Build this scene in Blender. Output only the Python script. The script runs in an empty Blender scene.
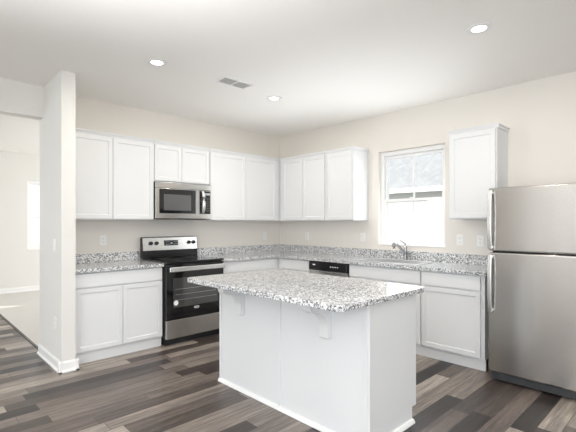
import bpy, bmesh, math, random
from mathutils import Vector, Matrix
random.seed(7)
S = bpy.context.scene
COL = S.collection

# ------------------------------------------------------------------ camera
cam_d = bpy.data.cameras.new('camera'); cam = bpy.data.objects.new('camera', cam_d); COL.objects.link(cam)
cam_d.sensor_width = 36.0; cam_d.lens = 403.6 / 576 * 36.0
cam_d.shift_y = 7.36 / 576
cam_d.clip_start = 0.05
cam.location = (-4.4392, -4.758, 1.3524)
cam.rotation_euler = (math.radians(90), 0, 0.8008 - math.pi / 2)
S.camera = cam

# ------------------------------------------------------------------ world, sun, large lights, exposure
S.view_settings.view_transform = 'Standard'; S.view_settings.look = 'None'
S.view_settings.gamma = 1.0; S.view_settings.use_curve_mapping = False
S.view_settings.exposure = 0.34
W = bpy.data.worlds.new('sky'); S.world = W; W.use_nodes = True
S.cycles.max_bounces = 14; S.cycles.diffuse_bounces = 9
bg = W.node_tree.nodes['Background']; bg.inputs[0].default_value = (0.86, 0.93, 1.0, 1); bg.inputs[1].default_value = 1.15

def lamp(name, kind, loc, direction, energy, color=(1, 1, 1), size=1.0, size_y=None, spread=None):
    d = bpy.data.lights.new(name, kind); d.energy = energy; d.color = color
    if kind == 'AREA':
        d.size = size
        if size_y: d.shape = 'RECTANGLE'; d.size_y = size_y
        if spread: d.spread = math.radians(spread)
    o = bpy.data.objects.new(name, d); COL.objects.link(o); o.location = loc
    o.rotation_euler = Vector(direction).to_track_quat('-Z', 'Y').to_euler()
    return o
sun = lamp('sun', 'SUN', (0, 0, 8), (0.8, -0.6, -0.55), 3.8, (1.0, 0.96, 0.9)); sun.data.angle = math.radians(0.6)
lamp('daylight_left_window', 'AREA', (-7.85, -5.0, 1.35), (1, 0, 0), 66, (0.90, 0.95, 1.0), 3.4, 1.9)
lamp('rear_fill', 'AREA', (-4.6, -7.85, 1.25), (0.1, 1, 0.05), 33, (0.95, 0.975, 1.0), 4.4, 2.1)  # added lamp at an assumed rear opening, front fill from behind the camera
for y_ in (-1.975, -2.525): lamp('fridge_streak_lamp', 'AREA', (-7.9, y_, 1.1), (1, 0, 0), 1.1, (1.0, 0.97, 0.93), 0.24, 1.9)  # added lamps in the wall slots, unseen, for vertical streaks on the refrigerator
lamp('far_room_fill', 'AREA', (-0.1, 2.6, 1.5), (-1, 0, 0), 46, (0.97, 0.98, 1.0), 1.6, 1.4)  # added lamp brightening the carpeted room; no window is known there
lamp('daylight_kitchen_window', 'AREA', (0.05, -2.346, 1.66), (-1, 0, -0.1), 8, (0.95, 0.98, 1.0), 0.8, 1.1)
lamp('bounced_fill', 'AREA', (-5.5, -4.9, 0.8), (0.0, 0.0, 1), 125, (0.98, 0.985, 1.0), 4.5, 5.0, 76)
lamp('bounced_fill_aisle', 'AREA', (-1.25, -1.95, 1.0), (0, 0, 1), 4.6, (0.98, 0.985, 1.0), 0.9, 2.6, 100)
lamp('hall_fill', 'AREA', (-7.85, 1.4, 1.4), (1, -0.15, 0), 42, (0.88, 0.94, 1.0), 1.8, 1.6)  # added lamp, out of view, brightening the stub wall and hall from the left

# ------------------------------------------------------------------ materials
def pmat(name, col, rough=0.5, metal=0.0, spec=0.5, coat=0.0):
    m = bpy.data.materials.new(name); m.use_nodes = True
    b = m.node_tree.nodes['Principled BSDF']
    b.inputs['Base Color'].default_value = (*col, 1); b.inputs['Roughness'].default_value = rough
    b.inputs['Metallic'].default_value = metal; b.inputs['Specular IOR Level'].default_value = spec
    b.inputs['Coat Weight'].default_value = coat
    return m
def nd(m, t, **kw):
    n = m.node_tree.nodes.new(t)
    for k, v in kw.items(): setattr(n, k, v)
    return n
def lk(m, a, b): m.node_tree.links.new(a, b)
def bsdf(m): return m.node_tree.nodes['Principled BSDF']
def math_n(m, op, a, b=None, c=None):
    n = nd(m, 'ShaderNodeMath', operation=op)
    for i, v in enumerate((a, b, c)):
        if v is None: continue
        if isinstance(v, (int, float)): n.inputs[i].default_value = v
        else: lk(m, v, n.inputs[i])
    return n.outputs[0]
def ramp(m, fac, stops, interp='LINEAR'):
    r = nd(m, 'ShaderNodeValToRGB'); r.color_ramp.interpolation = interp
    e = r.color_ramp.elements
    while len(e) < len(stops): e.new(0.5)
    for i, (p, c) in enumerate(stops): e[i].position = p; e[i].color = (*c, 1)
    lk(m, fac, r.inputs[0]); return r.outputs[0]
def mixc(m, f, a, b, mode='MIX'):
    n = nd(m, 'ShaderNodeMix', data_type='RGBA', blend_type=mode)
    for i, v in ((0, f), (6, a), (7, b)):
        if isinstance(v, (int, float)): n.inputs[i].default_value = v
        elif isinstance(v, tuple): n.inputs[i].default_value = (*v, 1)
        else: lk(m, v, n.inputs[i])
    return n.outputs[2]
def objco(m): return nd(m, 'ShaderNodeTexCoord').outputs['Object']
def bump(m, h, strength, dist):
    b = nd(m, 'ShaderNodeBump'); b.inputs['Strength'].default_value = strength; b.inputs['Distance'].default_value = dist
    lk(m, h, b.inputs['Height']); lk(m, b.outputs[0], bsdf(m).inputs['Normal'])
def noise(m, co, scale, detail=3, rough=0.5):
    n = nd(m, 'ShaderNodeTexNoise'); n.inputs['Scale'].default_value = scale; n.inputs['Detail'].default_value = detail
    n.inputs['Roughness'].default_value = rough
    lk(m, co, n.inputs['Vector']); return n.outputs[0]
def scaled(m, co, s):
    n = nd(m, 'ShaderNodeMapping'); n.inputs['Scale'].default_value = s; lk(m, co, n.inputs['Vector']); return n.outputs[0]

def paint(name, col, rough):
    m = pmat(name, col, rough, spec=0.3); bump(m, noise(m, objco(m), 260, 2), 0.06, 0.002); return m
M = {}
M['wall'] = paint('warm_white_wall_paint', (0.80, 0.765, 0.715), 0.75)
M['wall_end'] = paint('off_white_wall_paint', (0.77, 0.76, 0.73), 0.7)
M['ceiling'] = paint('flat_ceiling_paint', (0.92, 0.91, 0.885), 0.9)
M['trim'] = pmat('white_trim_paint', (0.86, 0.86, 0.85), 0.4)
M['cab'] = pmat('white_cabinet_lacquer', (0.755, 0.765, 0.775), 0.35)
M['vinyl'] = pmat('white_window_vinyl', (0.88, 0.88, 0.88), 0.4)
M['plastic'] = pmat('white_outlet_plastic', (0.88, 0.88, 0.86), 0.35)
M['slot'] = pmat('dark_slot', (0.05, 0.05, 0.05), 0.6)
M['black'] = pmat('black_gloss_enamel', (0.012, 0.012, 0.013), 0.18)
M['blackmatte'] = pmat('black_plastic', (0.02, 0.02, 0.022), 0.5)
M['glassblack'] = pmat('black_appliance_glass', (0.006, 0.006, 0.007), 0.06, spec=0.6)
M['chrome'] = pmat('polished_chrome', (0.45, 0.45, 0.46), 0.18, 1.0)
M['display'] = pmat('grey_display_print', (0.42, 0.44, 0.46), 0.4)
M['burner'] = pmat('grey_burner_print', (0.09, 0.09, 0.095), 0.15)
M['wood'] = pmat('cabinet_interior_board', (0.62, 0.55, 0.45), 0.6)

def steel(name, col, rough, aniso):
    m = pmat(name, col, rough, 1.0); b = bsdf(m)
    t = nd(m, 'ShaderNodeTangent', direction_type='RADIAL', axis='Z'); lk(m, t.outputs[0], b.inputs['Tangent'])
    b.inputs['Anisotropic'].default_value = aniso; b.inputs['Anisotropic Rotation'].default_value = 0.25
    return m
M['steel'] = steel('brushed_stainless_steel', (0.53, 0.515, 0.495), 0.24, 0.8)
M['steel_light'] = steel('satin_stainless_handle', (0.80, 0.80, 0.79), 0.26, 0.2)
M['sinksteel'] = pmat('stainless_sink', (0.78, 0.78, 0.78), 0.34, 1.0)

def granite():
    m = pmat('speckled_grey_granite', (0.6, 0.6, 0.6), 0.12, spec=0.5); co = objco(m)
    wob = nd(m, 'ShaderNodeVectorMath', operation='ADD')
    nz = nd(m, 'ShaderNodeTexNoise'); nz.inputs['Scale'].default_value = 60; lk(m, co, nz.inputs['Vector'])
    sc = nd(m, 'ShaderNodeVectorMath', operation='SCALE'); lk(m, nz.outputs['Color'], sc.inputs[0]); sc.inputs['Scale'].default_value = 0.012
    lk(m, co, wob.inputs[0]); lk(m, sc.outputs[0], wob.inputs[1])
    def cells(s):
        v = nd(m, 'ShaderNodeTexVoronoi'); v.inputs['Scale'].default_value = s; lk(m, wob.outputs[0], v.inputs['Vector'])
        x = nd(m, 'ShaderNodeSeparateColor'); lk(m, v.outputs['Color'], x.inputs[0]); return x.outputs
    a = cells(115); b = cells(240)
    base = ramp(m, a[0], [(0.0, (0.012, 0.012, 0.014)), (0.20, (0.085, 0.09, 0.097)), (0.32, (0.34, 0.35, 0.365)), (0.48, (0.64, 0.655, 0.675)), (0.70, (0.87, 0.885, 0.90))], 'CONSTANT')
    fine = ramp(m, b[1], [(0.0, (0.05, 0.05, 0.055)), (0.16, (0.32, 0.32, 0.32)), (0.38, (0.82, 0.82, 0.82))], 'CONSTANT')
    c = mixc(m, 0.26, base, fine)
    lk(m, c, bsdf(m).inputs['Base Color'])
    return m
M['granite'] = granite()

def planks():
    m = pmat('grey_brown_vinyl_planks', (0.2, 0.19, 0.18), 0.3, spec=0.42); co = objco(m)
    s = nd(m, 'ShaderNodeSeparateXYZ'); lk(m, co, s.inputs[0])
    w, L = 0.129, 1.22
    yy = math_n(m, 'DIVIDE', math_n(m, 'ADD', s.outputs[1], 3.60), w)
    row = math_n(m, 'FLOOR', yy)
    def wn(dim, **ins):
        n = nd(m, 'ShaderNodeTexWhiteNoise', noise_dimensions=dim)
        for k, v in ins.items(): lk(m, v, n.inputs[k])
        return n
    off = wn('1D', W=row).outputs[0]
    xx = math_n(m, 'ADD', math_n(m, 'DIVIDE', s.outputs[0], L), math_n(m, 'MULTIPLY', off, 7.3))
    col = math_n(m, 'FLOOR', xx)
    cv = nd(m, 'ShaderNodeCombineXYZ'); lk(m, row, cv.inputs[0]); lk(m, col, cv.inputs[1])
    rnd = wn('3D', Vector=cv.outputs[0])
    sp = nd(m, 'ShaderNodeSeparateColor'); lk(m, rnd.outputs['Color'], sp.inputs[0])
    base = ramp(m, sp.outputs[0], [(0.0, (0.020, 0.0155, 0.014)), (0.2, (0.052, 0.040, 0.035)), (0.42, (0.125, 0.100, 0.087)), (0.68, (0.225, 0.190, 0.165)), (1.0, (0.38, 0.332, 0.29))])
    gv = nd(m, 'ShaderNodeVectorMath', operation='ADD'); lk(m, co, gv.inputs[0])
    sh = nd(m, 'ShaderNodeVectorMath', operation='SCALE'); lk(m, rnd.outputs['Color'], sh.inputs[0]); sh.inputs['Scale'].default_value = 9.0
    lk(m, sh.outputs[0], gv.inputs[1])
    g1 = noise(m, scaled(m, gv.outputs[0], (1.3, 22, 1)), 1.5, 5, 0.65)
    g2 = noise(m, scaled(m, gv.outputs[0], (5, 120, 1)), 1.5, 3, 0.6)
    g = math_n(m, 'ADD', math_n(m, 'MULTIPLY', g1, 0.6), math_n(m, 'MULTIPLY', g2, 0.4))
    tone = ramp(m, g, [(0.34, (0.42, 0.42, 0.43)), (0.50, (0.95, 0.95, 0.95)), (0.66, (1.75, 1.72, 1.68))])
    c = mixc(m, 1.0, base, tone, 'MULTIPLY')
    fy = math_n(m, 'FRACT', yy); fx = math_n(m, 'FRACT', xx)
    ey = math_n(m, 'MINIMUM', fy, math_n(m, 'SUBTRACT', 1.0, fy)); ex = math_n(m, 'MINIMUM', fx, math_n(m, 'SUBTRACT', 1.0, fx))
    seam = math_n(m, 'MAXIMUM', math_n(m, 'LESS_THAN', ey, 0.012), math_n(m, 'LESS_THAN', ex, 0.0014))
    c = mixc(m, math_n(m, 'MULTIPLY', seam, 0.7), c, (0.015, 0.013, 0.012))
    lk(m, c, bsdf(m).inputs['Base Color'])
    rr = nd(m, 'ShaderNodeMapRange'); lk(m, g, rr.inputs[0]); rr.inputs[3].default_value = 0.24; rr.inputs[4].default_value = 0.42
    lk(m, rr.outputs[0], bsdf(m).inputs['Roughness'])
    bump(m, math_n(m, 'SUBTRACT', g, seam), 0.12, 0.003)
    return m
M['floor'] = planks()
def carpet():
    m = pmat('pale_beige_carpet', (0.55, 0.52, 0.47), 0.95, spec=0.1); n = noise(m, objco(m), 180, 3, 0.7)
    c = ramp(m, n, [(0.3, (0.60, 0.58, 0.545)), (0.7, (0.84, 0.82, 0.785))]); lk(m, c, bsdf(m).inputs['Base Color'])
    bump(m, n, 0.8, 0.01); return m
M['carpet'] = carpet()
def siding():
    m = pmat('white_lap_siding', (0.62, 0.62, 0.61), 0.6); s = nd(m, 'ShaderNodeSeparateXYZ'); lk(m, objco(m), s.inputs[0])
    f = math_n(m, 'FRACT', math_n(m, 'DIVIDE', s.outputs[2], 0.13)); bump(m, f, 0.6, 0.02); return m
M['siding'] = siding()
def shingles():
    m = pmat('grey_roof_shingles', (0.4, 0.4, 0.4), 0.9)
    b = nd(m, 'ShaderNodeTexBrick'); lk(m, objco(m), b.inputs['Vector']); b.inputs['Scale'].default_value = 3.0
    b.inputs['Color1'].default_value = (0.36, 0.36, 0.37, 1); b.inputs['Color2'].default_value = (0.46, 0.46, 0.46, 1); b.inputs['Mortar'].default_value = (0.28, 0.28, 0.28, 1)
    lk(m, b.outputs[0], bsdf(m).inputs['Base Color']); return m
M['shingle'] = shingles()
M['grass'] = pmat('pale_lawn', (0.55, 0.54, 0.48), 0.95)
def glass():
    m = bpy.data.materials.new('window_glass'); m.use_nodes = True; nt = m.node_tree; nt.nodes.clear()
    o = nt.nodes.new('ShaderNodeOutputMaterial'); t = nt.nodes.new('ShaderNodeBsdfTransparent'); g = nt.nodes.new('ShaderNodeBsdfGlossy')
    g.inputs['Roughness'].default_value = 0.02; t.inputs[0].default_value = (0.97, 0.98, 0.98, 1)
    x = nt.nodes.new('ShaderNodeMixShader'); x.inputs[0].default_value = 0.05
    nt.links.new(t.outputs[0], x.inputs[1]); nt.links.new(g.outputs[0], x.inputs[2]); nt.links.new(x.outputs[0], o.inputs[0]); return m
M['glass'] = glass()
def emit(name, col, st):
    m = pmat(name, col, 0.5); b = bsdf(m); b.inputs['Emission Color'].default_value = (*col, 1); b.inputs['Emission Strength'].default_value = st; return m
M['lens'] = emit('lit_downlight_lens', (1.0, 0.97, 0.9), 6.0)

# ------------------------------------------------------------------ mesh helpers
class MB:
    def __init__(s): s.bm = bmesh.new()
    def box(s, x0, x1, y0, y1, z0, z1):
        x0, x1 = min(x0, x1), max(x0, x1); y0, y1 = min(y0, y1), max(y0, y1); z0, z1 = min(z0, z1), max(z0, z1)
        mt = Matrix.Translation(((x0 + x1) / 2, (y0 + y1) / 2, (z0 + z1) / 2)) @ Matrix.Diagonal((x1 - x0, y1 - y0, z1 - z0, 1))
        bmesh.ops.create_cube(s.bm, size=1, matrix=mt); return s
    def cyl(s, p0, p1, r0, r1=None, seg=20):
        p0, p1 = Vector(p0), Vector(p1); d = p1 - p0
        mt = Matrix.Translation((p0 + p1) / 2) @ d.to_track_quat('Z', 'Y').to_matrix().to_4x4()
        bmesh.ops.create_cone(s.bm, cap_ends=True, segments=seg, radius1=r0, radius2=r0 if r1 is None else r1, depth=d.length, matrix=mt); return s
    def prism(s, pts, vec):                      # closed outline (3-D points) swept along vec
        v = [s.bm.verts.new(p) for p in pts]; f = s.bm.faces.new(v)
        r = bmesh.ops.extrude_face_region(s.bm, geom=[f])
        bmesh.ops.translate(s.bm, vec=Vector(vec), verts=[e for e in r['geom'] if isinstance(e, bmesh.types.BMVert)])
        return s
    def ring(s, c, r0, r1, z0, z1, seg=40):      # flat annulus about the z axis
        V = []
        for i in range(seg):
            a = 2 * math.pi * i / seg; ca, sa = math.cos(a), math.sin(a)
            V.append([s.bm.verts.new((c[0] + r * ca, c[1] + r * sa, z)) for r, z in ((r0, z0), (r1, z0), (r1, z1), (r0, z1))])
        for i in range(seg):
            a, b = V[i], V[(i + 1) % seg]
            for k in range(4): s.bm.faces.new((a[k], b[k], b[(k + 1) % 4], a[(k + 1) % 4]))
        return s
    def tube(s, pts, r, seg=14):
        pts = [Vector(p) for p in pts]; R = []
        rs = r if isinstance(r, (list, tuple)) else [r] * len(pts)
        for i, p in enumerate(pts):
            d = (pts[min(i + 1, len(pts) - 1)] - pts[max(i - 1, 0)]).normalized()
            q = d.to_track_quat('Z', 'Y')
            R.append([s.bm.verts.new(p + q @ Vector((rs[i] * math.cos(2 * math.pi * k / seg), rs[i] * math.sin(2 * math.pi * k / seg), 0))) for k in range(seg)])
        for a, b in zip(R, R[1:]):
            for k in range(seg): s.bm.faces.new((a[k], a[(k + 1) % seg], b[(k + 1) % seg], b[k]))
        s.bm.faces.new(R[0][::-1]); s.bm.faces.new(R[-1]); return s
    def shaker(s, x0, x1, yf, z0, z1, th=0.019, rail=0.062, rec=0.008):   # framed door facing -y with a recessed panel
        b2 = bmesh.new()
        mt = Matrix.Translation(((x0 + x1) / 2, yf + th / 2, (z0 + z1) / 2)) @ Matrix.Diagonal((x1 - x0, th, z1 - z0, 1))
        bmesh.ops.create_cube(b2, size=1, matrix=mt); b2.faces.ensure_lookup_table()
        f = min(b2.faces, key=lambda q: q.calc_center_median().y)
        bmesh.ops.inset_region(b2, faces=[f], thickness=rail, depth=0)
        bmesh.ops.inset_region(b2, faces=[f], thickness=0.005, depth=-rec)
        me = bpy.data.meshes.new('t'); b2.to_mesh(me); b2.free(); s.bm.from_mesh(me); bpy.data.meshes.remove(me); return s
    def build(s, name, mat, parent=None, bevel=0.0, smooth=False, seg=2):
        bmesh.ops.recalc_face_normals(s.bm, faces=s.bm.faces)
        me = bpy.data.meshes.new(name); s.bm.to_mesh(me); s.bm.free()
        o = bpy.data.objects.new(name, me); COL.objects.link(o); me.materials.append(M[mat] if isinstance(mat, str) else mat)
        if parent: o.parent = parent
        if smooth:
            for p in me.polygons: p.use_smooth = True
            e = o.modifiers.new('edges', 'EDGE_SPLIT'); e.split_angle = math.radians(40)
        if bevel:
            b = o.modifiers.new('bevel', 'BEVEL'); b.width = bevel; b.segments = seg; b.limit_method = 'ANGLE'; b.angle_limit = math.radians(50)
        return o
def tag(o, label=None, cat=None, group=None, kind=None):
    for k, v in (('label', label), ('category', cat), ('group', group), ('kind', kind)):
        if v: o[k] = v
    return o
def thing(name, label, cat, loc=(0, 0, 0), rz=0.0, group=None):
    o = bpy.data.objects.new(name, None); COL.objects.link(o); o.location = loc; o.rotation_euler = (0, 0, rz); o.empty_display_size = 0.1
    return tag(o, label, cat, group)
def struct(o, label, cat): return tag(o, label, cat, None, 'structure')
def sethome(o, p):                               # move a mesh's origin to p, keep its shape in place
    o.data.transform(Matrix.Translation(-Vector(p))); o.location = p; return o
H = 2.74
RB = -math.pi / 2                                # rotation of everything standing on the window wall

# ------------------------------------------------------------------ structure
m = MB(); m.box(-8, 0, -8, 0.0, -0.06, 0); m.box(-8, -3.355, 0.0, 4.6, -0.06, 0)
struct(m.build('floor', 'floor'), 'grey and brown wood-look plank floor across the kitchen and hall', 'floor')
m = MB(); m.box(-3.33, 0, 0.122, 4.6, -0.06, 0.006)
struct(m.build('floor_carpet', 'carpet'), 'pale beige carpet of the room behind the kitchen', 'carpet')
m = MB(); m.box(-3.355, -3.33, 0.122, 4.6, -0.05, 0.007)
struct(m.build('trim_1', pmat('dark_transition_strip', (0.06, 0.055, 0.05), 0.4)), 'dark transition strip between plank floor and carpet', 'trim')
m = MB(); m.box(-8.15, 0.15, -8.15, 4.75, H, H + 0.1)
struct(m.build('ceiling', 'ceiling'), 'flat off-white ceiling over the whole kitchen', 'ceiling')
PX0, PX1, PY = -3.37, -3.252, -0.713
m = MB(); m.box(PX1, 0, 0, 0.12, 0, H)
struct(m.build('wall_back', 'wall'), 'warm white wall behind the range and microwave', 'wall')
m = MB(); m.box(PX0, PX1, PY, 0.06, 0, H)
struct(m.build('wall_partition', 'wall_end'), 'white stub wall ending the cabinet run at left', 'wall')
m = MB(); m.box(-8, PX0, -0.09, 0.05, 2.425, H)
struct(m.build('wall_header', 'wall_end'), 'dropped header beam joining the stub wall at upper left', 'beam')
WY0, WY1, WZ0, WZ1 = -2.723, -1.848, 1.075, 2.262
m = MB(); m.box(0, 0.15, WY1, 1.8, 0, H); m.box(0, 0.15, 3.4, 4.6, 0, H); m.box(0, 0.15, 1.8, 3.4, 0, 0.8); m.box(0, 0.15, 1.8, 3.4, 2.2, H); m.box(0, 0.15, -8, WY0, 0, H); m.box(0, 0.15, WY0, WY1, 0, WZ0); m.box(0, 0.15, WY0, WY1, WZ1, H)  # the opening in the carpeted room is added to go with its fill lamp
struct(m.build('wall_right', 'wall'), 'warm white wall with the kitchen window and refrigerator', 'wall')
FX0, FX1, FZ0, FZ1 = -2.575, -1.66, 0.82, 2.21
GX0, GX1, GZ0, GZ1 = -6.5, -5.09, 0.6, 1.61
m = MB(); m.box(-8.15, GX0, 4.6, 4.75, 0, H); m.box(GX1, FX0, 4.6, 4.75, 0, H); m.box(FX1, 0.15, 4.6, 4.75, 0, H)
m.box(FX0, FX1, 4.6, 4.75, 0, FZ0); m.box(FX0, FX1, 4.6, 4.75, FZ1, H); m.box(GX0, GX1, 4.6, 4.75, 0, GZ0); m.box(GX0, GX1, 4.6, 4.75, GZ1, H)
struct(m.build('wall_far', 'wall_end'), 'cream far wall of the carpeted room', 'wall')
m = MB(); m.box(-8.15, -8, -8.15, -6.8, 0, H); m.box(-8.15, -8, -3.2, -2.65, 0, H); m.box(-8.15, -8, -2.40, -2.10, 0, H); m.box(-8.15, -8, -1.85, 0.5, 0, H); m.box(-8.15, -8, 2.3, 4.6, 0, H); m.box(-8.15, -8, 0.5, 2.3, 0, 0.6); m.box(-8.15, -8, 0.5, 2.3, 2.2, H); m.box(-8.15, -8, -2.65, -2.40, 2.1, H); m.box(-8.15, -8, -2.10, -1.85, 2.1, H); m.box(-8.15, -8, -6.8, -3.2, 0, 0.4); m.box(-8.15, -8, -6.8, -3.2, 2.3, H)  # hall opening and narrow slots are added to go with their lamps
struct(m.build('wall_left', 'wall'), 'left wall with a wide window opening', 'wall')
m = MB(); m.box(-8, -6.9, -8.15, -8, 0, H); m.box(-2.3, 0.15, -8.15, -8, 0, H); m.box(-6.9, -2.3, -8.15, -8, 2.3, H)
struct(m.build('wall_rear', 'wall'), 'rear wall with a wide glazed door opening', 'wall')

def base_profile(m, x0, y0, x1, y1, nx, ny, h=0.10, t=0.014):   # baseboard with a shoe strip along one wall line
    ax, ay = x0, y0; dx, dy = x1 - x0, y1 - y0
    prof = [(0.001, 0), (t + 0.012, 0), (t + 0.012, 0.012), (t + 0.002, 0.022), (t, 0.03), (t, h - 0.016), (t * 0.45, h), (0.001, h)]
    m.prism([(ax + nx * d, ay + ny * d, z + 0.001) for d, z in prof], (dx, dy, 0))
m = MB(); base_profile(m, PX0, PY - 0.026, PX0, 0.06, -1, 0); base_profile(m, PX0 - 0.026, PY, PX1 + 0.026, PY, 0, -1)
base_profile(m, PX1, PY - 0.026, PX1, -0.632, 1, 0)
struct(m.build('baseboard_partition', 'trim'), 'white baseboard around the foot of the stub wall', 'baseboard')
m = MB(); base_profile(m, -8, 4.6, -0.02, 4.6, 0, -1)
struct(m.build('baseboard_far', 'trim'), 'white baseboard on the far wall above the carpet', 'baseboard')
m = MB(); base_profile(m, 0, -4.26, 0, -7.98, -1, 0)
struct(m.build('baseboard_right', 'trim'), 'white baseboard beyond the refrigerator', 'baseboard')

# kitchen window: built facing -y in a local frame (x to the right, y into the wall), origin at the opening's lower left corner
def hung_window(name, label, w, h, loc, rz, stool=True):
    t = struct(thing(name, label, 'window', loc, rz), label, 'window')
    f = MB(); d0, d1 = 0.055, 0.13; g = 0.001
    f.box(g, 0.045, d0, d1, g, h - g); f.box(w - 0.045, w - g, d0, d1, g, h - g); f.box(0.045, w - 0.045, d0, d1, g, 0.05); f.box(0.045, w - 0.045, d0, d1, h - 0.05, h - g)
    f.build('window_frame', 'vinyl', t, 0.003)
    mid = h * 0.475
    for nm, z0, z1, yy in (('lower_sash', 0.051, mid + 0.02, 0.062), ('upper_sash', mid - 0.02, h - 0.051, 0.098)):
        s = MB(); a, b = 0.046, w - 0.046; k = 0.034
        s.box(a, a + k, yy, yy + 0.028, z0, z1); s.box(b - k, b, yy, yy + 0.028, z0, z1)
        s.box(a + k, b - k, yy, yy + 0.028, z0, z0 + k); s.box(a + k, b - k, yy, yy + 0.028, z1 - k, z1)
        so = s.build(nm, 'vinyl', t, 0.003)
        MB().box(w / 2 - 0.009, w / 2 + 0.009, yy + 0.004, yy + 0.024, z0 + k, z1 - k).build('muntin', 'vinyl', so, 0.002)
        MB().box(a + k - 0.003, b - k + 0.003, yy + 0.012, yy + 0.016, z0 + k - 0.003, z1 - k + 0.003).build('glass_pane', 'glass', so)
    MB().box(w / 2 - 0.03, w / 2 + 0.03, 0.05, 0.061, mid + 0.021, mid + 0.035).build('sash_lock', 'vinyl', t, 0.003)
    if stool: MB().box(0.001, w - 0.001, -0.014, 0.054, 0.001, 0.018).build('window_stool', 'trim', t, 0.004)
    return t
hung_window('window_1', 'white double-hung window above the sink with a centre muntin', WY1 - WY0, WZ1 - WZ0, (0, WY1, WZ0), RB)
hung_window('window_2', 'bright white window on the far wall of the carpeted room', FX1 - FX0, FZ1 - FZ0, (FX0, 4.6, FZ0), 0.0)

# ------------------------------------------------------------------ cabinets (local frame: x along the wall, -y out into the room)
def upper_cabinet(label, loc, rz, w, z0, z1, doors, depth=0.31, stile=0.0, ends=(0, 0), crown_from=None):
    t = thing('upper_cabinet', label, 'cabinet', loc, rz, 'white wall cabinets')
    b = MB(); b.box(0.001, w - 0.001, -depth, -0.002, z0, z1)
    b.build('cabinet_body', 'cab', t, 0.002)
    for a, c in doors:
        MB().shaker(a, c, -depth - 0.021, z0 + 0.012, z1 - 0.012).build('door', 'cab', t, 0.0015)
    c0 = -0.02 if ends[0] else 0.001; c1 = w + 0.02 if ends[1] else w - 0.001
    yf = -depth - 0.021
    prof = [(0, 0.001), (-0.004, 0.001), (-0.006, 0.012), (-0.018, 0.026), (-0.02, 0.03), (-0.02, 0.038), (0, 0.038)]
    cr = MB(); x0 = crown_from if crown_from is not None else c0
    cr.prism([(x0, yf + 0.02 + p * 1.0, z1 + q) for p, q in prof], (c1 - x0, 0, 0))
    cr.box(0.001, w - 0.001, yf + 0.0201, -0.002, z1 + 0.001, z1 + 0.036)
    if ends[1]: cr.box(w - 0.001, w + 0.018, yf + 0.004, -0.002, z1 + 0.028, z1 + 0.038); cr.box(w - 0.001, w + 0.008, yf + 0.012, -0.002, z1 + 0.001, z1 + 0.028)
    if ends[0]: cr.box(-0.018, 0.001, yf + 0.004, -0.002, z1 + 0.028, z1 + 0.038); cr.box(-0.008, 0.001, yf + 0.012, -0.002, z1 + 0.001, z1 + 0.028)
    cr.build('crown_molding', 'cab', t)
    return t
ZB, ZT = 1.39, 2.284
upper_cabinet('white two-door wall cabinet between the stub wall and the microwave', (-3.25, 0, 0), 0, 0.95, ZB, ZT, [(0.012, 0.479), (0.485, 0.942)])
upper_cabinet('short white two-door wall cabinet directly above the microwave', (-2.299, 0, 0), 0, 0.752, 1.842, ZT, [(0.008, 0.351), (0.357, 0.744)])
upper_cabinet('white two-door wall cabinet right of the microwave, running into the corner', (-1.546, 0, 0), 0, 1.544, ZB, ZT, [(0.008, 0.585), (0.591, 1.15)])
upper_cabinet('white two-door wall cabinet beside the corner on the window wall', (0, -0.333, 0), RB, 0.905, ZB, ZT, [(0.075, 0.48), (0.486, 0.885)])
upper_cabinet('white single-door wall cabinet just left of the window', (0, -1.239, 0), RB, 0.45, ZB, ZT, [(0.025, 0.43)], ends=(0, 1))
upper_cabinet('white single-door wall cabinet above the refrigerator side, right of window', (0, -2.912, 0), RB, 0.466, 1.396, 2.272, [(0.012, 0.454)], ends=(1, 1))

def base_cabinet(label, loc, rz, w, drawers, doors, depth=0.605, hollow=False, toe_end=0.0):
    t = thing('base_cabinet', label, 'cabinet', loc, rz, 'white base cabinets')
    b = MB(); zt = 0.878
    if hollow:
        b.box(0.001, 0.019, -depth, -0.002, 0.105, zt); b.box(w - 0.019, w - 0.001, -depth, -0.002, 0.105, zt)
        b.box(0.019, w - 0.019, -depth + 0.02, -0.014, 0.105, 0.123); b.box(0.019, w - 0.019, -0.014, -0.002, 0.105, zt)
        b.box(0.019, w - 0.019, -depth, -depth + 0.02, 0.105, 0.15); b.box(0.019, w - 0.019, -depth, -depth + 0.02, 0.70, 0.74)
        b.box(0.019, w - 0.019, -depth, -depth + 0.02, 0.845, zt); b.box(w / 2 - 0.03, w / 2 + 0.03, -depth, -depth + 0.02, 0.15, 0.70)
    else: b.box(0.001, w - 0.001, -depth, -0.002, 0.105, zt)
    b.build('cabinet_body', 'cab', t, 0.0015)
    MB().box(0.001, w - 0.001, -depth + 0.02, -depth + 0.036, 0.001, 0.104).build('toe_kick', 'cab', t)
    for a, c in drawers: MB().box(a, c, -depth - 0.021, -depth - 0.002, 0.735, 0.868).build('drawer_front', 'cab', t, 0.003)
    for a, c in doors: MB().shaker(a, c, -depth - 0.021, 0.122, 0.722, rail=0.06).build('door', 'cab', t, 0.0015)
    return t
base_cabinet('white base cabinet with one wide drawer left of the range', (-3.25, 0, 0), 0, 0.908, [(0.02, 0.9)], [(0.02, 0.467), (0.473, 0.9)])
base_cabinet('white base cabinet right of the range, mostly hidden behind the island', (-1.574, 0, 0), 0, 1.572, [(0.012, 0.92)], [(0.012, 0.463), (0.469, 0.92)])
base_cabinet('white base cabinet between the room corner and dishwasher', (0, -0.611, 0), RB, 0.613, [(0.06, 0.604)], [(0.06, 0.604)])
base_cabinet('white sink base cabinet under the window', (0, -1.845, 0), RB, 0.912, [(0.012, 0.904)], [(0.012, 0.452), (0.458, 0.904)], hollow=True)
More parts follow.
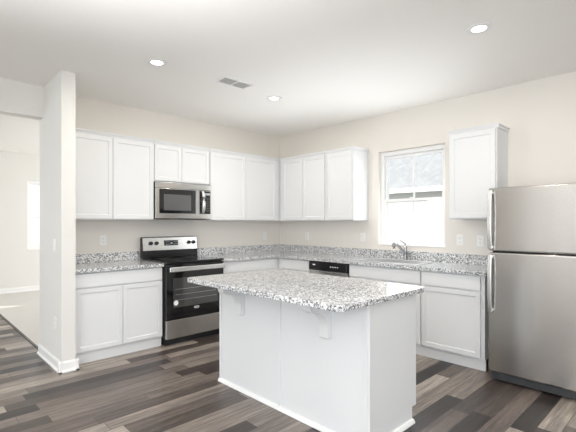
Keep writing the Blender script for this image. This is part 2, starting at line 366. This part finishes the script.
base_cabinet('white single-door base cabinet with drawer beside the refrigerator', (0, -2.759, 0), RB, 0.614, [(0.008, 0.58)], [(0.008, 0.58)])

# ------------------------------------------------------------------ countertops
ZC0, ZC1 = 0.8795, 0.9145
t = thing('countertop', 'short speckled granite countertop left of the range', 'countertop', (-2.8, -0.32, ZC0), 0)
m = MB(); m.box(-3.249, -2.340, -0.65, -0.002, ZC0, ZC1); o = m.build('counter_slab', 'granite', t, 0.004); o.location = (2.8, 0.32, -ZC0)
m = MB(); m.box(-3.249, -2.340, -0.022, -0.002, ZC1 + 0.0005, 1.018); o = m.build('backsplash', 'granite', t, 0.002); o.location = (2.8, 0.32, -ZC0)
t = thing('countertop', 'long L-shaped speckled granite countertop with the sink, under the window', 'countertop', (-0.32, -1.8, ZC0), 0)
SX0, SX1, SY0, SY1 = -0.515, -0.135, -2.64, -1.91
m = MB(); m.box(-1.574, -0.002, -0.65, -0.002, ZC0, ZC1); m.box(-0.65, -0.002, SY1, -0.65, ZC0, ZC1); m.box(-0.65, SX0, SY0, SY1, ZC0, ZC1); m.box(SX1, -0.002, SY0, SY1, ZC0, ZC1); m.box(-0.65, -0.002, -3.40, SY0, ZC0, ZC1)
o = m.build('counter_slab', 'granite', t); o.location = (0.32, 1.8, -ZC0)
m = MB(); m.box(-1.574, -0.002, -0.022, -0.002, ZC1 + 0.0005, 1.018); m.box(-0.022, -0.002, -3.40, -0.0221, ZC1 + 0.0005, 1.018)
o = m.build('backsplash', 'granite', t); o.location = (0.32, 1.8, -ZC0)

# sink: drop-in rim and basin, open at the top
t = thing('kitchen_sink', 'stainless drop-in sink set in the granite under the window', 'sink', ((SX0 + SX1) / 2, (SY0 + SY1) / 2, ZC1))
cx, cy = t.location.x, t.location.y; hx, hy = (SX1 - SX0) / 2, (SY1 - SY0) / 2
m = MB(); z = 0.001; r = 0.018
m.box(-hx - r, -hx + 0.004, -hy - r, hy + r, z, z + 0.006); m.box(hx - 0.004, hx + r, -hy - r, hy + r, z, z + 0.006)
m.box(-hx + 0.004, hx - 0.004, -hy - r, -hy + 0.004, z, z + 0.006); m.box(-hx + 0.004, hx - 0.004, hy - 0.004, hy + r, z, z + 0.006)
m.build('sink_rim', 'sinksteel', t, 0.002)
m = MB(); g = 0.003; w_ = 0.004
m.box(-hx + g, -hx + g + w_, -hy + g, hy - g, -0.2, 0.001); m.box(hx - g - w_, hx - g, -hy + g, hy - g, -0.2, 0.001)
m.box(-hx + g, hx - g, -hy + g, -hy + g + w_, -0.2, 0.001); m.box(-hx + g, hx - g, hy - g - w_, hy - g, -0.2, 0.001); m.box(-hx + g, hx - g, -hy + g, hy - g, -0.204, -0.2)
m.build('basin', 'sinksteel', t)
m = MB(); m.ring((0, 0), 0.02, 0.045, -0.199, -0.195); m.cyl((0, 0, -0.1995), (0, 0, -0.197), 0.02); m.build('drain', 'chrome', t)

# faucet
t = thing('faucet', 'chrome single-lever faucet with a slanted spout behind the sink', 'faucet', (-0.075, -2.272, ZC1))
m = MB(); m.cyl((0, 0, 0.001), (0, 0, 0.012), 0.030, 0.027, 28); m.cyl((0, 0, 0.012), (0, 0, 0.165), 0.021, 0.019, 28); m.cyl((0, 0, 0.165), (0, 0, 0.178), 0.019, 0.012, 28)
m.build('faucet_body', 'chrome', t, smooth=True)
m = MB(); pts = [(-0.012, 0, 0.075), (-0.07, 0.002, 0.118), (-0.13, 0.004, 0.162), (-0.18, 0.006, 0.196), (-0.205, 0.006, 0.206)]
m.tube(pts, [0.018, 0.017, 0.016, 0.016, 0.017]); m.build('spout', 'chrome', t, smooth=True)
m = MB(); m.tube([(-0.205, 0.006, 0.206), (-0.225, 0.007, 0.206), (-0.240, 0.007, 0.194), (-0.244, 0.007, 0.17), (-0.242, 0.007, 0.15)], [0.018, 0.022, 0.024, 0.026, 0.022]); m.build('spray_head', 'chrome', t, smooth=True)
m = MB(); m.tube([(0, 0, 0.178), (-0.008, 0.002, 0.195), (-0.04, 0.006, 0.218), (-0.09, 0.01, 0.232)], [0.012, 0.010, 0.008, 0.007]); m.build('lever_handle', 'chrome', t, smooth=True)

# ------------------------------------------------------------------ kitchen range
RX0, RW = -2.335, 0.757
t = thing('kitchen_range', 'stainless and black electric range between the base cabinets', 'range', (RX0, 0, 0))
m = MB(); m.box(0.004, RW - 0.004, -0.645, -0.03, 0.08, 0.905); m.build('range_body', 'blackmatte', t, 0.003)
m = MB(); m.box(0.02, RW - 0.02, -0.62, -0.06, 0.001, 0.079); m.build('kick_base', 'blackmatte', t)
m = MB(); m.box(0.0, RW, -0.69, -0.085, 0.906, 0.929); ck = m.build('glass_cooktop', 'glassblack', t, 0.006, seg=3)
for x, y, r in ((0.20, -0.50, 0.115), (0.56, -0.50, 0.09), (0.20, -0.23, 0.08), (0.56, -0.23, 0.105)):
    m = MB(); m.ring((x, y), r - 0.006, r, 0.9293, 0.9299); m.ring((x, y), r * 0.55, r * 0.55 + 0.003, 0.9293, 0.9299); m.build('burner_ring', 'burner', ck)
m = MB(); m.prism([(0.0, -0.03, 0.93), (0.0, -0.085, 0.93), (0.0, -0.085, 1.01), (0.0, -0.065, 1.185), (0.0, -0.03, 1.185)], (RW, 0, 0)); bgd = m.build('backguard', 'black', t, 0.004)
def on_panel(z): return -0.085 + (z - 1.01) / 0.175 * 0.02
m = MB(); m.prism([(0.012, on_panel(1.022) - 0.0005, 1.022), (0.012, on_panel(1.022) - 0.004, 1.022), (0.012, on_panel(1.175) - 0.004, 1.175), (0.012, on_panel(1.175) - 0.0005, 1.175)], (RW - 0.02, 0, 0)); m.build('control_panel', 'steel_light', t)
m = MB(); z0, z1 = 1.075, 1.14
m.prism([(0.286, on_panel(z0) - 0.0045, z0), (0.286, on_panel(z0) - 0.006, z0), (0.286, on_panel(z1) - 0.006, z1), (0.286, on_panel(z1) - 0.0045, z1)], (0.19, 0, 0)); dp = m.build('display', 'glassblack', t)
m = MB()
for k, (a, b) in enumerate(((0.305, 0.32), (0.325, 0.337), (0.343, 0.358), (0.372, 0.40), (0.415, 0.43), (0.44, 0.462))):
    for zz in ((1.092, 1.122) if k != 3 else (1.105,)):
        y = on_panel(zz) - 0.0065; m.box(a, b, y, y - 0.0006, zz - (0.003 if k != 3 else 0.01), zz + (0.003 if k != 3 else 0.01))
m.build('display_marks', 'display', dp)
for x in (0.111, 0.186, 0.632, 0.70):
    y = on_panel(1.108) - 0.0045
    m = MB(); m.cyl((x, y, 1.108), (x, y - 0.008, 1.108), 0.024, 0.023, 24); m.cyl((x, y - 0.008, 1.108), (x, y - 0.03, 1.110), 0.019, 0.017, 24); m.box(x - 0.004, x + 0.004, y - 0.034, y - 0.01, 1.091, 1.125)
    m.build('control_knob', 'black', t, smooth=True)
m = MB(); m.box(0.004, RW - 0.004, -0.685, -0.647, 0.292, 0.895); dr = m.build('oven_door', 'glassblack', t, 0.004)
m = MB(); m.box(0.085, RW - 0.085, -0.6865, -0.6855, 0.42, 0.745); m.build('oven_window', pmat('smoky_oven_glass', (0.05, 0.05, 0.05), 0.03, spec=1.0, coat=0.6), dr)
m = MB()
for z in (0.50, 0.56, 0.62): m.cyl((0.11, -0.6868, z), (RW - 0.11, -0.6868, z), 0.0012, seg=6)
m.build('oven_rack', 'display', dr)
m = MB(); m.box(0.02, RW - 0.02, -0.742, -0.722, 0.818, 0.872); m.box(0.03, 0.055, -0.7225, -0.6845, 0.83, 0.86); m.box(RW - 0.055, RW - 0.03, -0.7225, -0.6845, 0.83, 0.86)
m.build('door_handle', 'steel_light', dr, 0.007, seg=3)
m = MB(); m.cyl((0.118, -0.6856, 0.47), (0.118, -0.6866, 0.47), 0.028, seg=28); sk = m.build('energy_sticker', 'plastic', dr)
m = MB(); m.tube([(0.118 + 0.015 * math.cos(a), -0.6869, 0.47 + 0.015 * math.sin(a)) for a in [i * 0.5 for i in range(11)]], 0.0014, 6); m.build('sticker_print', 'display', sk)
m = MB(); m.tube([(0.335 + 0.045 + 0.035 * math.cos(a), -0.6858, 0.392 + 0.012 * math.sin(a)) for a in [0.6 + i * 0.45 for i in range(12)]], 0.0022, 6)
for k in range(7): m.box(0.352 + k * 0.009, 0.357 + k * 0.009, -0.6862, -0.6852, 0.387, 0.397)
m.build('maker_mark', 'plastic', dr)
m = MB(); m.box(0.004, RW - 0.004, -0.69, -0.647, 0.082, 0.284); m.build('storage_drawer', 'steel', t, 0.004)

# ------------------------------------------------------------------ microwave over the range
MX0, MWd = -2.2985, 0.751
t = thing('microwave_oven', 'stainless over-the-range microwave under the short cabinet', 'microwave', (MX0, 0, 1.406))
m = MB(); m.box(0, MWd, -0.3350, -0.003, 0.004, 0.432); m.build('microwave_body', 'blackmatte', t, 0.003)
m = MB(); m.box(0.03, MWd - 0.03, -0.325, -0.03, -0.003, 0.003)
for k in range(2): m.box(0.10 + k * 0.32, 0.34 + k * 0.32, -0.30, -0.12, -0.006, -0.003)
m.build('bottom_grille', 'blackmatte', t)
m = MB(); m.box(0.0, MWd, -0.3620, -0.3370, 0.362, 0.43); m.build('top_panel', 'steel', t, 0.004)
m = MB(); m.box(0.0, 0.575, -0.3620, -0.3370, 0.003, 0.36); d = m.build('door', 'steel', t, 0.004)
m = MB(); m.box(0.045, 0.525, -0.3645, -0.3625, 0.065, 0.352); m.build('door_window', 'glassblack', d, 0.002)
m = MB(); m.box(0.10, 0.46, -0.3652, -0.3646, 0.10, 0.29); m.build('window_screen', pmat('grey_microwave_mesh', (0.10, 0.10, 0.105), 0.12, spec=0.7), d)
m = MB(); m.tube([(0.615, -0.3630, 0.345), (0.615, -0.3900, 0.335), (0.615, -0.4050, 0.28), (0.615, -0.4100, 0.21), (0.615, -0.4050, 0.14), (0.615, -0.3900, 0.085), (0.615, -0.3630, 0.075)], [0.014, 0.017, 0.02, 0.021, 0.02, 0.017, 0.014]); m.build('door_handle', 'steel_light', t, smooth=True)
m = MB(); m.box(0.577, MWd, -0.3620, -0.3370, 0.003, 0.36); m.build('control_frame', 'steel', t, 0.004)
m = MB(); m.box(0.58, MWd - 0.012, -0.3645, -0.3625, 0.065, 0.352); cp = m.build('control_panel', 'glassblack', t, 0.002)
m = MB(); m.box(0.655, 0.73, -0.3655, -0.3647, 0.30, 0.33); m.build('clock_display', 'display', cp)
m = MB()
for r_ in range(6):
    for c_ in range(3): m.box(0.66 + c_ * 0.025, 0.676 + c_ * 0.025, -0.3653, -0.3647, 0.10 + r_ * 0.03, 0.113 + r_ * 0.03)
m.build('keypad', pmat('dark_grey_keys', (0.12, 0.12, 0.125), 0.4), cp)

# ------------------------------------------------------------------ dishwasher
t = thing('dishwasher', 'dishwasher with black control strip in the window wall base run', 'dishwasher', (0, -1.2285, 0), RB)
m = MB(); m.box(0.003, 0.608, -0.60, -0.03, 0.10, 0.875); m.build('tub_body', 'blackmatte', t)
m = MB(); m.box(0.003, 0.608, -0.635, -0.602, 0.12, 0.752); m.build('door', 'steel', t, 0.004)
m = MB(); m.box(0.003, 0.608, -0.652, -0.602, 0.765, 0.876); cpn = m.build('control_panel', 'black', t, 0.008, seg=3)
m = MB(); m.box(0.01, 0.60, -0.648, -0.60, 0.755, 0.763); m.build('handle_lip', 'steel_light', t)
for k in range(4): MB().box(0.36 + k * 0.035, 0.378 + k * 0.035, -0.6535, -0.6525, 0.815, 0.827).build('button', 'plastic', cpn)
MB().box(0.075, 0.115, -0.6535, -0.6525, 0.826, 0.84).build('maker_mark', 'plastic', cpn)
m = MB(); m.box(0.01, 0.60, -0.57, -0.55, 0.001, 0.099); m.build('kick_plate', 'blackmatte', t)

# ------------------------------------------------------------------ refrigerator
t = thing('refrigerator', 'tall stainless top-freezer refrigerator at the right edge', 'refrigerator', (0, -3.466, 0), RB)
FWd = 0.76
m = MB(); m.box(0.004, FWd - 0.004, -0.70, -0.03, 0.03, 1.645); m.build('refrigerator_body', pmat('dark_grey_side_panel', (0.13, 0.13, 0.135), 0.4), t, 0.006)
m = MB(); m.box(0.0, FWd, -0.79, -0.706, 1.118, 1.656); fd = m.build('freezer_door', 'steel', t, 0.012, seg=3)
m = MB(); m.box(0.0, FWd, -0.79, -0.706, 0.088, 1.106); rd = m.build('refrigerator_door', 'steel', t, 0.012, seg=3)
m = MB(); m.box(0.01, FWd - 0.01, -0.705, -0.7005, 0.1, 1.64); m.build('door_gasket', 'blackmatte', t)
m = MB(); m.box(0.005, FWd - 0.005, -0.735, -0.705, 0.012, 0.08)
for k in range(14): m.box(0.03 + k * 0.05, 0.065 + k * 0.05, -0.739, -0.735, 0.025, 0.066)
m.build('kick_grille', pmat('charcoal_grille', (0.05, 0.052, 0.055), 0.5), t, 0.002)
for x in (0.05, FWd - 0.05):
    for y in (-0.66, -0.1): MB().cyl((x, y, 0.001), (x, y, 0.03), 0.02).build('foot', 'blackmatte', t)
m = MB(); m.box(FWd - 0.10, FWd - 0.02, -0.77, -0.66, 1.6575, 1.672); m.build('hinge_cover', 'blackmatte', t, 0.004)
def bowed(z0, z1, flip):                        # a flat bar bowed out from the door, its outline swept across the bar's width
    n = 12; out = []; inn = []
    for i in range(n + 1):
        u = i / n; v = u if not flip else 1 - u
        d = 0.012 + 0.036 * math.sin(math.pi * min(1, max(0, v * 0.80 + 0.10))) ** 0.8
        zz = z0 + (z1 - z0) * u
        out.append((0.010, -0.790 - d - 0.014, zz)); inn.append((0.010, -0.790 - d + 0.002, zz))
    return out + inn[::-1]
for par, z0, z1, fl, posts in ((fd, 1.13, 1.635, False, (1.15, 1.615)), (rd, 0.595, 1.09, True, (0.615, 1.07))):
    m = MB(); m.prism(bowed(z0, z1, fl), (0.030, 0, 0))
    for z in posts: m.box(0.014, 0.036, -0.818, -0.789, z - 0.012, z + 0.012)
    m.build('door_handle', 'steel_light', par, 0.004)

# ------------------------------------------------------------------ island
IX0, IX1, IY0, IY1 = -2.44, -1.87, -3.375, -1.865
t = thing('kitchen_island', 'white panelled kitchen island base with two corbels', 'kitchen island', (IX0, IY0, 0))
def loc(o): o.location = (-IX0, -IY0, 0); return o
m = MB(); m.box(IX0 + 0.012, IX1 - 0.02, IY0 + 0.012, IY1 - 0.012, 0.105, 0.878); m.box(IX0 + 0.012, IX1 - 0.052, IY0 + 0.012, IY1 - 0.012, 0.001, 0.105); loc(m.build('island_body', 'cab', t))
m = MB(); m.box(IX0, IX0 + 0.0115, IY0 + 0.0, IY1, 0.001, 0.878); loc(m.build('back_panel', 'cab', t, 0.001))
for y0, y1 in ((IY0, IY0 + 0.0115), (IY1 - 0.0115, IY1)):
    m = MB(); m.prism([(IX0 + 0.0125, y0, 0.001), (IX1 - 0.052, y0, 0.001), (IX1 - 0.052, y0, 0.105), (IX1 - 0.0, y0, 0.105), (IX1 - 0.0, y0, 0.878), (IX0 + 0.0125, y0, 0.878)], (0, y1 - y0, 0)); loc(m.build('end_panel', 'cab', t))
for y0, y1 in ((IY0 - 0.004, IY0 + 0.022), (-2.626, -2.60), (IY1 - 0.02, IY1 + 0.003)):
    m = MB(); m.box(IX0 - 0.011, IX0 - 0.0003, y0, y1, 0.03, 0.878); loc(m.build('batten', 'cab', t, 0.0015))
m = MB(); m.box(IX0 + 0.0, IX0 + 0.022, IY0 - 0.011, IY0 - 0.0005, 0.03, 0.878); loc(m.build('corner_stile', 'cab', t, 0.0015))
m = MB()
pr = [(-0.011, 0.0015), (0.012, 0.0015), (0.011, 0.010), (0.006, 0.019), (0.002, 0.026), (-0.011, 0.028)]
m.prism([(IX0 - 0.0115 - d, IY0 - 0.02, z) for d, z in pr], (0, IY1 - IY0 + 0.03, 0)); m.prism([(IX0 - 0.02, IY0 - 0.0115 - d, z) for d, z in pr], (IX1 - 0.052 - IX0 + 0.02, 0, 0)); loc(m.build('base_shoe', 'trim', t))
for y in (-2.16, -3.06):
    pf = [(0, 0.615), (0.030, 0.615), (0.036, 0.622), (0.038, 0.68)]
    for i in range(9):                                          # concave sweep up to the bracket's nose
        a = math.pi / 2 * i / 8; pf.append((0.15 - 0.112 * math.cos(a), 0.69 + 0.105 * math.sin(a)))
    for i in range(1, 6):
        a = -math.pi / 2 + math.pi / 2 * i / 5; pf.append((0.15 + 0.055 * math.cos(a), 0.84 + 0.045 * math.sin(a)))
    pf += [(0.205, 0.877), (0, 0.877)]
    m = MB(); m.prism([(IX0 - 0.0005 - d, y - 0.038, z) for d, z in pf], (0, 0.076, 0)); loc(m.build('corbel', 'cab', t, 0.003))
ww = (IY1 - IY0) / 2
for k in range(2):                                              # drawers and doors on the working side, facing the window wall
    a, b = IY0 + 0.02 + k * ww, IY0 + ww - 0.01 + k * ww
    m = MB(); m.box(IX1 - 0.019, IX1, a, b, 0.735, 0.865); loc(m.build('drawer_front', 'cab', t, 0.002))
    mm = (a + b) / 2
    for p, q in ((a, mm - 0.003), (mm + 0.003, b)):
        m = MB(); m.shaker(p, q, 0, 0.13, 0.722)
        o = m.build('door', 'cab', t)
        o.data.transform(Matrix.Translation((IX1, 0, 0)) @ Matrix.Rotation(math.pi / 2, 4, 'Z') @ Matrix.Translation((0, 0, 0)))
        loc(o)
def round_rect(x0, x1, y0, y1, r, z, n=8):
    P = []
    for cx_, cy_, a0 in ((x1 - r, y1 - r, 0), (x0 + r, y1 - r, 90), (x0 + r, y0 + r, 180), (x1 - r, y0 + r, 270)):
        for i in range(n + 1):
            a = math.radians(a0 + 90 * i / n); P.append((cx_ + r * math.cos(a), cy_ + r * math.sin(a), z))
    return P
m = MB(); m.prism(round_rect(-2.77, -1.815, -3.425, -1.845, 0.05, ZC0), (0, 0, ZC1 - ZC0))
o = m.build('island_countertop', 'granite', None, 0.006, seg=3); sethome(o, (-2.29, -2.63, ZC0))
tag(o, 'speckled granite slab with rounded corners on top of the island', 'countertop')

# ------------------------------------------------------------------ outlets and switches
def outlet(label, loc, rz, kind='outlet'):
    t = thing('wall_outlet' if kind == 'outlet' else 'light_switch', label, 'outlet' if kind == 'outlet' else 'switch', loc, rz, 'wall plates')
    MB().box(-0.036, 0.036, -0.007, -0.001, -0.058, 0.058).build('cover_plate', 'plastic', t, 0.003)
    if kind == 'outlet':
        for z in (-0.02, 0.02):
            r = MB().box(-0.017, 0.017, -0.0095, -0.0072, z - 0.014, z + 0.014).build('receptacle', 'plastic', t, 0.002)
            m = MB(); m.box(-0.008, -0.006, -0.0101, -0.0096, z - 0.002, z + 0.007); m.box(0.006, 0.008, -0.0101, -0.0096, z - 0.002, z + 0.007); m.box(-0.002, 0.002, -0.0101, -0.0096, z - 0.010, z - 0.006)
            m.build('slots', 'slot', r)
    else:
        MB().box(-0.017, 0.017, -0.010, -0.0072, -0.033, 0.033).build('rocker', 'plastic', t, 0.002)
    return t
outlet('white outlet on the wall over the counter left of the range', (-2.755, 0, 1.16), 0)
outlet('white outlet under the wall cabinets, on the back wall near the corner', (-0.334, 0, 1.156), 0)
outlet('white outlet under the wall cabinets, on the window wall near the corner', (0, -0.591, 1.162), RB)
outlet('white outlet just left of the window above the backsplash', (0, -1.608, 1.168), RB)
outlet('white outlet right of the window, midway to the refrigerator', (0, -2.892, 1.17), RB)
outlet('white outlet nearest the refrigerator, above the backsplash', (0, -3.109, 1.166), RB)
outlet('white outlet low on the side of the stub wall', (PX0, -0.525, 0.418), RB)
outlet('white light switch at chest height on the stub wall', (PX0, -0.508, 1.149), RB, 'switch')

# ------------------------------------------------------------------ ceiling lights and vent
for label, x, y in (('lit recessed ceiling light over the left cabinets', -2.832, -1.482), ('lit recessed ceiling light nearest the room corner', -1.441, -1.443), ('lit recessed ceiling light at upper right, nearest the refrigerator', -1.47, -3.644)):
    t = thing('recessed_light', label, 'ceiling light', (x, y, H), 0, 'recessed ceiling lights')
    m = MB(); m.ring((0, 0), 0.049, 0.085, -0.008, -0.001); m.build('trim_ring', 'trim', t, 0.002)
    m = MB(); m.cyl((0, 0, -0.005), (0, 0, -0.001), 0.0485, seg=36); m.build('lens', 'lens', t)
    d = bpy.data.lights.new('downlight', 'AREA'); d.shape = 'DISK'; d.size = 0.095; d.energy = 9; d.color = (1.0, 0.93, 0.83)
    o = bpy.data.objects.new('downlight', d); COL.objects.link(o); o.parent = t; o.location = (0, 0, -0.012)
t = thing('ceiling_vent', 'white rectangular slatted air vent in the ceiling', 'vent', (-2.045, -1.53, H), math.radians(0), None)
m = MB(); a, b = 0.175, 0.09
m.box(-a, a, -b, -b + 0.022, -0.008, -0.001); m.box(-a, a, b - 0.022, b, -0.008, -0.001); m.box(-a, -a + 0.022, -b + 0.022, b - 0.022, -0.008, -0.001); m.box(a - 0.022, a, -b + 0.022, b - 0.022, -0.008, -0.001); m.box(-0.006, 0.006, -b + 0.022, b - 0.022, -0.008, -0.001)
m.build('vent_frame', 'trim', t, 0.002)
m = MB(); m.box(-a + 0.022, a - 0.022, -b + 0.022, b - 0.022, -0.0022, -0.001); m.build('vent_backing', pmat('vent_duct_grey', (0.66, 0.66, 0.65), 0.8), t)
m = MB()
for k in range(6):
    y = -b + 0.034 + k * 0.0225
    for x0, x1 in ((-a + 0.023, -0.007), (0.007, a - 0.023)): m.prism([(x0, y, -0.0085), (x0, y + 0.009, -0.0035), (x0, y + 0.0105, -0.0025), (x0, y + 0.0015, -0.0075)], (x1 - x0, 0, 0))
m.build('louvers', 'trim', t)

# ------------------------------------------------------------------ outdoors, seen through the kitchen window
m = MB(); m.box(0.2, 40, -25, 35, -0.4, -0.3); m.box(-40, 0.2, 4.8, 35, -0.4, -0.3)
struct(m.build('ground', 'grass'), 'pale ground outside the windows', 'ground')
t = thing('neighbor_house', 'white sided neighbouring house with grey roof outside the window', 'house', (5.2, 1.2, -0.3), 0)
m = MB(); m.box(0, 7, -7.5, 7.5, 0.001, 2.55); m.build('siding_wall', 'siding', t)
m = MB(); m.prism([(-0.2, -7.9, 2.45), (3.5, -7.9, 4.55), (7.2, -7.9, 2.45), (7.2, -7.9, 2.57), (3.5, -7.9, 4.70), (-0.2, -7.9, 2.57)], (0, 15.8, 0)); m.build('roof', 'shingle', t)
m = MB(); m.box(-0.28, -0.205, -7.9, 7.9, 2.44, 2.56); m.build('gutter', 'vinyl', t)
